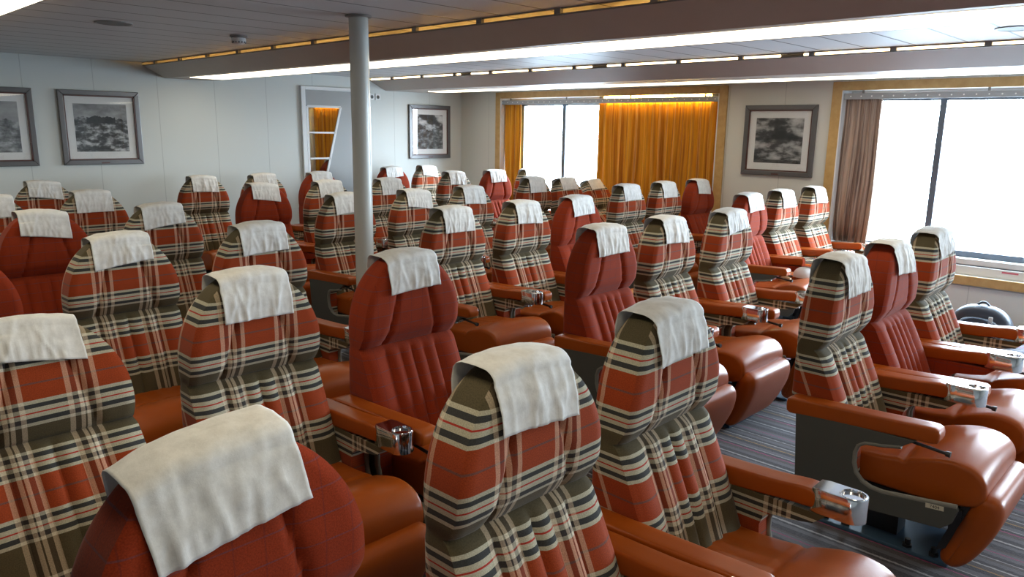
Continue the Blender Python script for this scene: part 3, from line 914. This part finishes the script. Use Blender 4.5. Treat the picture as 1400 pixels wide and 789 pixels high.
# door with slanted mirror panes
dr = struct(MB().box(XW, XW+.012, 5.19, 5.98, 0, 2.14).obj('door_1', M['door_grey']))
fr = MB().box(XW, XW+.035, 5.13, 5.19, 0, 2.185, .004).box(XW, XW+.035, 5.19, 5.98, 2.14, 2.185, .004).box(XW, XW+.035, 5.98, 6.04, 0, 2.185, .004)
fr.obj('door_frame', M['white'], dr)
TR = [(5.215, 1.935), (5.715, 1.935), (5.40, .80), (5.215, .80)]
MB().prism([(y, z) for y, z in TR], XW+.012, XW+.016, 'x').obj('mirror_pane', M['mirror'], dr)
bars = MB()
def bar(p, q, wd=.022):
    p, q = Vector(p), Vector(q); d = (q-p).normalized(); nrm = Vector((-d.y, d.x))*wd/2
    bars.prism([tuple(p+nrm), tuple(q+nrm), tuple(q-nrm), tuple(p-nrm)], XW+.010, XW+.024, 'x')
for i in range(4): bar(TR[i], TR[(i+1) % 4], .03)
for z in (1.605, 1.275):
    f = (1.935-z)/(1.935-.80); bar((5.215, z), (5.715-.315*f, z))
bars.obj('glazing_bars', M['white'], dr)
# sockets
for y, lb in ((6.225, 'left one of two white wall sockets near the ceiling'), (6.325, 'right one of two white wall sockets near the ceiling')):
    t = thing('wall_socket', lb, 'socket', (XW, y, 2.09), 0, 'wall sockets')
    MB().box(0, .012, -.043, .043, -.043, .043, .004).obj('cover_plate', M['white'], t)
    so = MB(); so.cyl((.0115, 0, 0), (.0135, 0, 0), .024, n=20); so.obj('socket_recess', M['shell'], t)

# loose things -----------------------------------------------------
def dome_mesh(a, b, h, n=28, rings=12, e=2.4, flat=.0):
    V, F = [], []
    for j in range(rings+1):
        f = j/rings; r = math.cos(f*PI/2)**(2/e) if f < 1 else .0; z = math.sin(f*PI/2)**(2/e)*h
        for i in range(n):
            t = 2*PI*i/n; c, s = math.cos(t), math.sin(t)
            V.append((a*r*abs(c)**(2/e)*(1 if c > 0 else -1) if r else 0, b*r*abs(s)**(2/e)*(1 if s > 0 else -1) if r else 0, z))
    for j in range(rings):
        for i in range(n): F.append((j*n+i, j*n+(i+1) % n, (j+1)*n+(i+1) % n, (j+1)*n+i))
    F.append(tuple(range(n))[::-1])
    me = me_from(V, F); bm = bmesh.new(); bm.from_mesh(me); bmesh.ops.remove_doubles(bm, verts=bm.verts, dist=1e-5); bm.to_mesh(me); bm.free()
    auto_smooth(me, 50); return me
navy = simple('navy_nylon', (.008, .013, .026), .42, spec=.6, bmp=.2, bscale=300)
piping = simple('grey_piping', (.12, .15, .20), .5)
t = thing('backpack', 'dark navy backpack with pale strap tag on the floor below right window', 'bag', (-1.40, 7.10, 0))
link('bag_body', dome_mesh(.25, .13, .315, e=2.6), navy, t)
pk = link('front_pocket', dome_mesh(.18, .055, .225, e=3.0), navy, t, loc=(0, -.105, 0))
MB().tube([(.19*math.cos(a), -.150+.02*math.sin(a), .02+.19*math.sin(a)) for a in [PI*i/18 for i in range(19)]], .0045, 6).obj('zip', piping, pk, loc=(0, .075, .02))
MB().tube([(.243*math.cos(a), -.045, .005+.298*math.sin(a)) for a in [PI*i/22 for i in range(23)]], .007, 6).obj('piping', piping, t)
MB().tube([(-.05+.1*i/10, 0, .305+.035*math.sin(PI*i/10)) for i in range(11)], .009, 8).obj('carry_handle', navy, t)
MB().box(.075, .105, -.150, -.142, .15, .25, .003).obj('strap_tag', simple('pale_tag', (.6, .58, .52), .6), t)
MB().tube([(-.22, -.02, .22), (-.27, -.04, .16), (-.29, -.03, .08), (-.28, 0, .02)], .018, 8).obj('shoulder_strap', navy, t)

# things on the red seat by the right window
sx, sy = -3.125, 6.090
t = thing('camera_pouch', 'small tan pouch with black strap lying on the red window seat', 'pouch', (sx+.43, sy+.06, .452), .5)
pm = link('pouch_body', dome_mesh(.055, .042, .045, e=2.6), simple('tan_pouch', (.36, .20, .09), .3, .3), t)
MB().box(-.058, .058, -.014, .014, .038, .050, .003).obj('closing_band', M['rubber'], t)
MB().tube([(.04, .02, .03), (.05, .09, .012), (.01, .17, .014), (-.05, .22, .012), (-.11, .2, .02)], .009, 8).obj('strap', M['rubber'], t)
t = thing('cap', 'white cap with dark brim on the red window seat', 'cap', (sx+.52, sy+.235, .478), 1.0)
link('crown', dome_mesh(.092, .085, .085, e=2.3), simple('white_cloth', (.72, .72, .70), .8, bmp=.3, bscale=30), t)
br = []
for i in range(17):
    a = -PI/2*.95 + PI*.95*i/16; br.append((.086*math.cos(a), .083*math.sin(a)))
out = [(x+.075*math.cos(-PI/2*.95+PI*.95*i/16), y) for i, (x, y) in enumerate(br)]
MB().prism(br+out[::-1], .0, .006, 'z').obj('brim', simple('navy_brim', (.01, .012, .03), .6), t)

# yellow bag on the back row plaid seat
t = thing('yellow_pouch', 'small yellow pouch standing on the back row seat below the corner picture', 'bag', (-8.294+.36, 6.762-.12, .447))
link('pouch_body', dome_mesh(.05, .085, .26, e=3.2), simple('yellow_fabric', (.75, .50, .01), .5), t)
MB().box(-.052, .052, -.06, .06, .235, .258, .004).obj('closing_flap', simple('yellow_flap', (.62, .40, .01), .5), t)

# ------------------------------------------------------------------ light from outside
wd_ = bpy.data.worlds.new('overcast'); SC.world = wd_; wd_.use_nodes = True
nt = wd_.node_tree; bg = nt.nodes['Background']
tc = N(nt, 'ShaderNodeTexCoord').outputs['Generated']
sp = N(nt, 'ShaderNodeSeparateXYZ'); L(nt, tc, sp.inputs[0])
c = ramp(nt, math_node(nt, 'MULTIPLY_ADD', sp.outputs[2], .5, .5), [(0, (.12, .16, .20)), (.49, (.30, .39, .47)), (.505, (.72, .87, 1.)), (1, (.54, .77, 1.))], 'LINEAR')
L(nt, c, bg.inputs[0]); bg.inputs[1].default_value = 46.0
for k, (wa, wb, mul) in enumerate(WIN):
    ld = bpy.data.lights.new('window_portal', 'AREA'); ld.shape = 'RECTANGLE'; ld.size = wb-wa; ld.size_y = WZ[1]-WZ[0]
    ld.cycles.is_portal = True
    lo = bpy.data.objects.new('window_portal', ld); COL.objects.link(lo)
    lo.location = ((wa+wb)/2, YG+.06, (WZ[0]+WZ[1])/2); lo.rotation_euler = (-PI/2, 0, 0)

# ------------------------------------------------------------------ camera
cd = bpy.data.cameras.new('camera'); cam = bpy.data.objects.new('camera', cd); COL.objects.link(cam)
yaw, pit, rol, fpx = math.radians(134.042), math.radians(12.041), math.radians(.869), 1023.345
fw = Vector((math.cos(pit)*math.cos(yaw), math.cos(pit)*math.sin(yaw), -math.sin(pit)))
rt = Vector((math.sin(yaw), -math.cos(yaw), 0)); up = rt.cross(fw)
r2 = math.cos(rol)*rt + math.sin(rol)*up; u2 = -math.sin(rol)*rt + math.cos(rol)*up
mw = Matrix((r2, u2, -fw)).transposed().to_4x4(); mw.translation = (0, 0, 1.69)
cam.matrix_world = mw
cd.sensor_width = 36; cd.lens = fpx/1400*36; cd.clip_start = .05
SC.camera = cam
SC.view_settings.view_transform = 'Standard'; SC.view_settings.look = 'None'
SC.view_settings.exposure = 0.; SC.view_settings.gamma = 1.; SC.view_settings.use_curve_mapping = False
SC.cycles.max_bounces = 8; SC.cycles.diffuse_bounces = 4; SC.cycles.transparent_max_bounces = 12
SC.cycles.use_denoising = True
SC.cycles.caustics_reflective = False; SC.cycles.caustics_refractive = False
SC.cycles.sample_clamp_indirect = 10
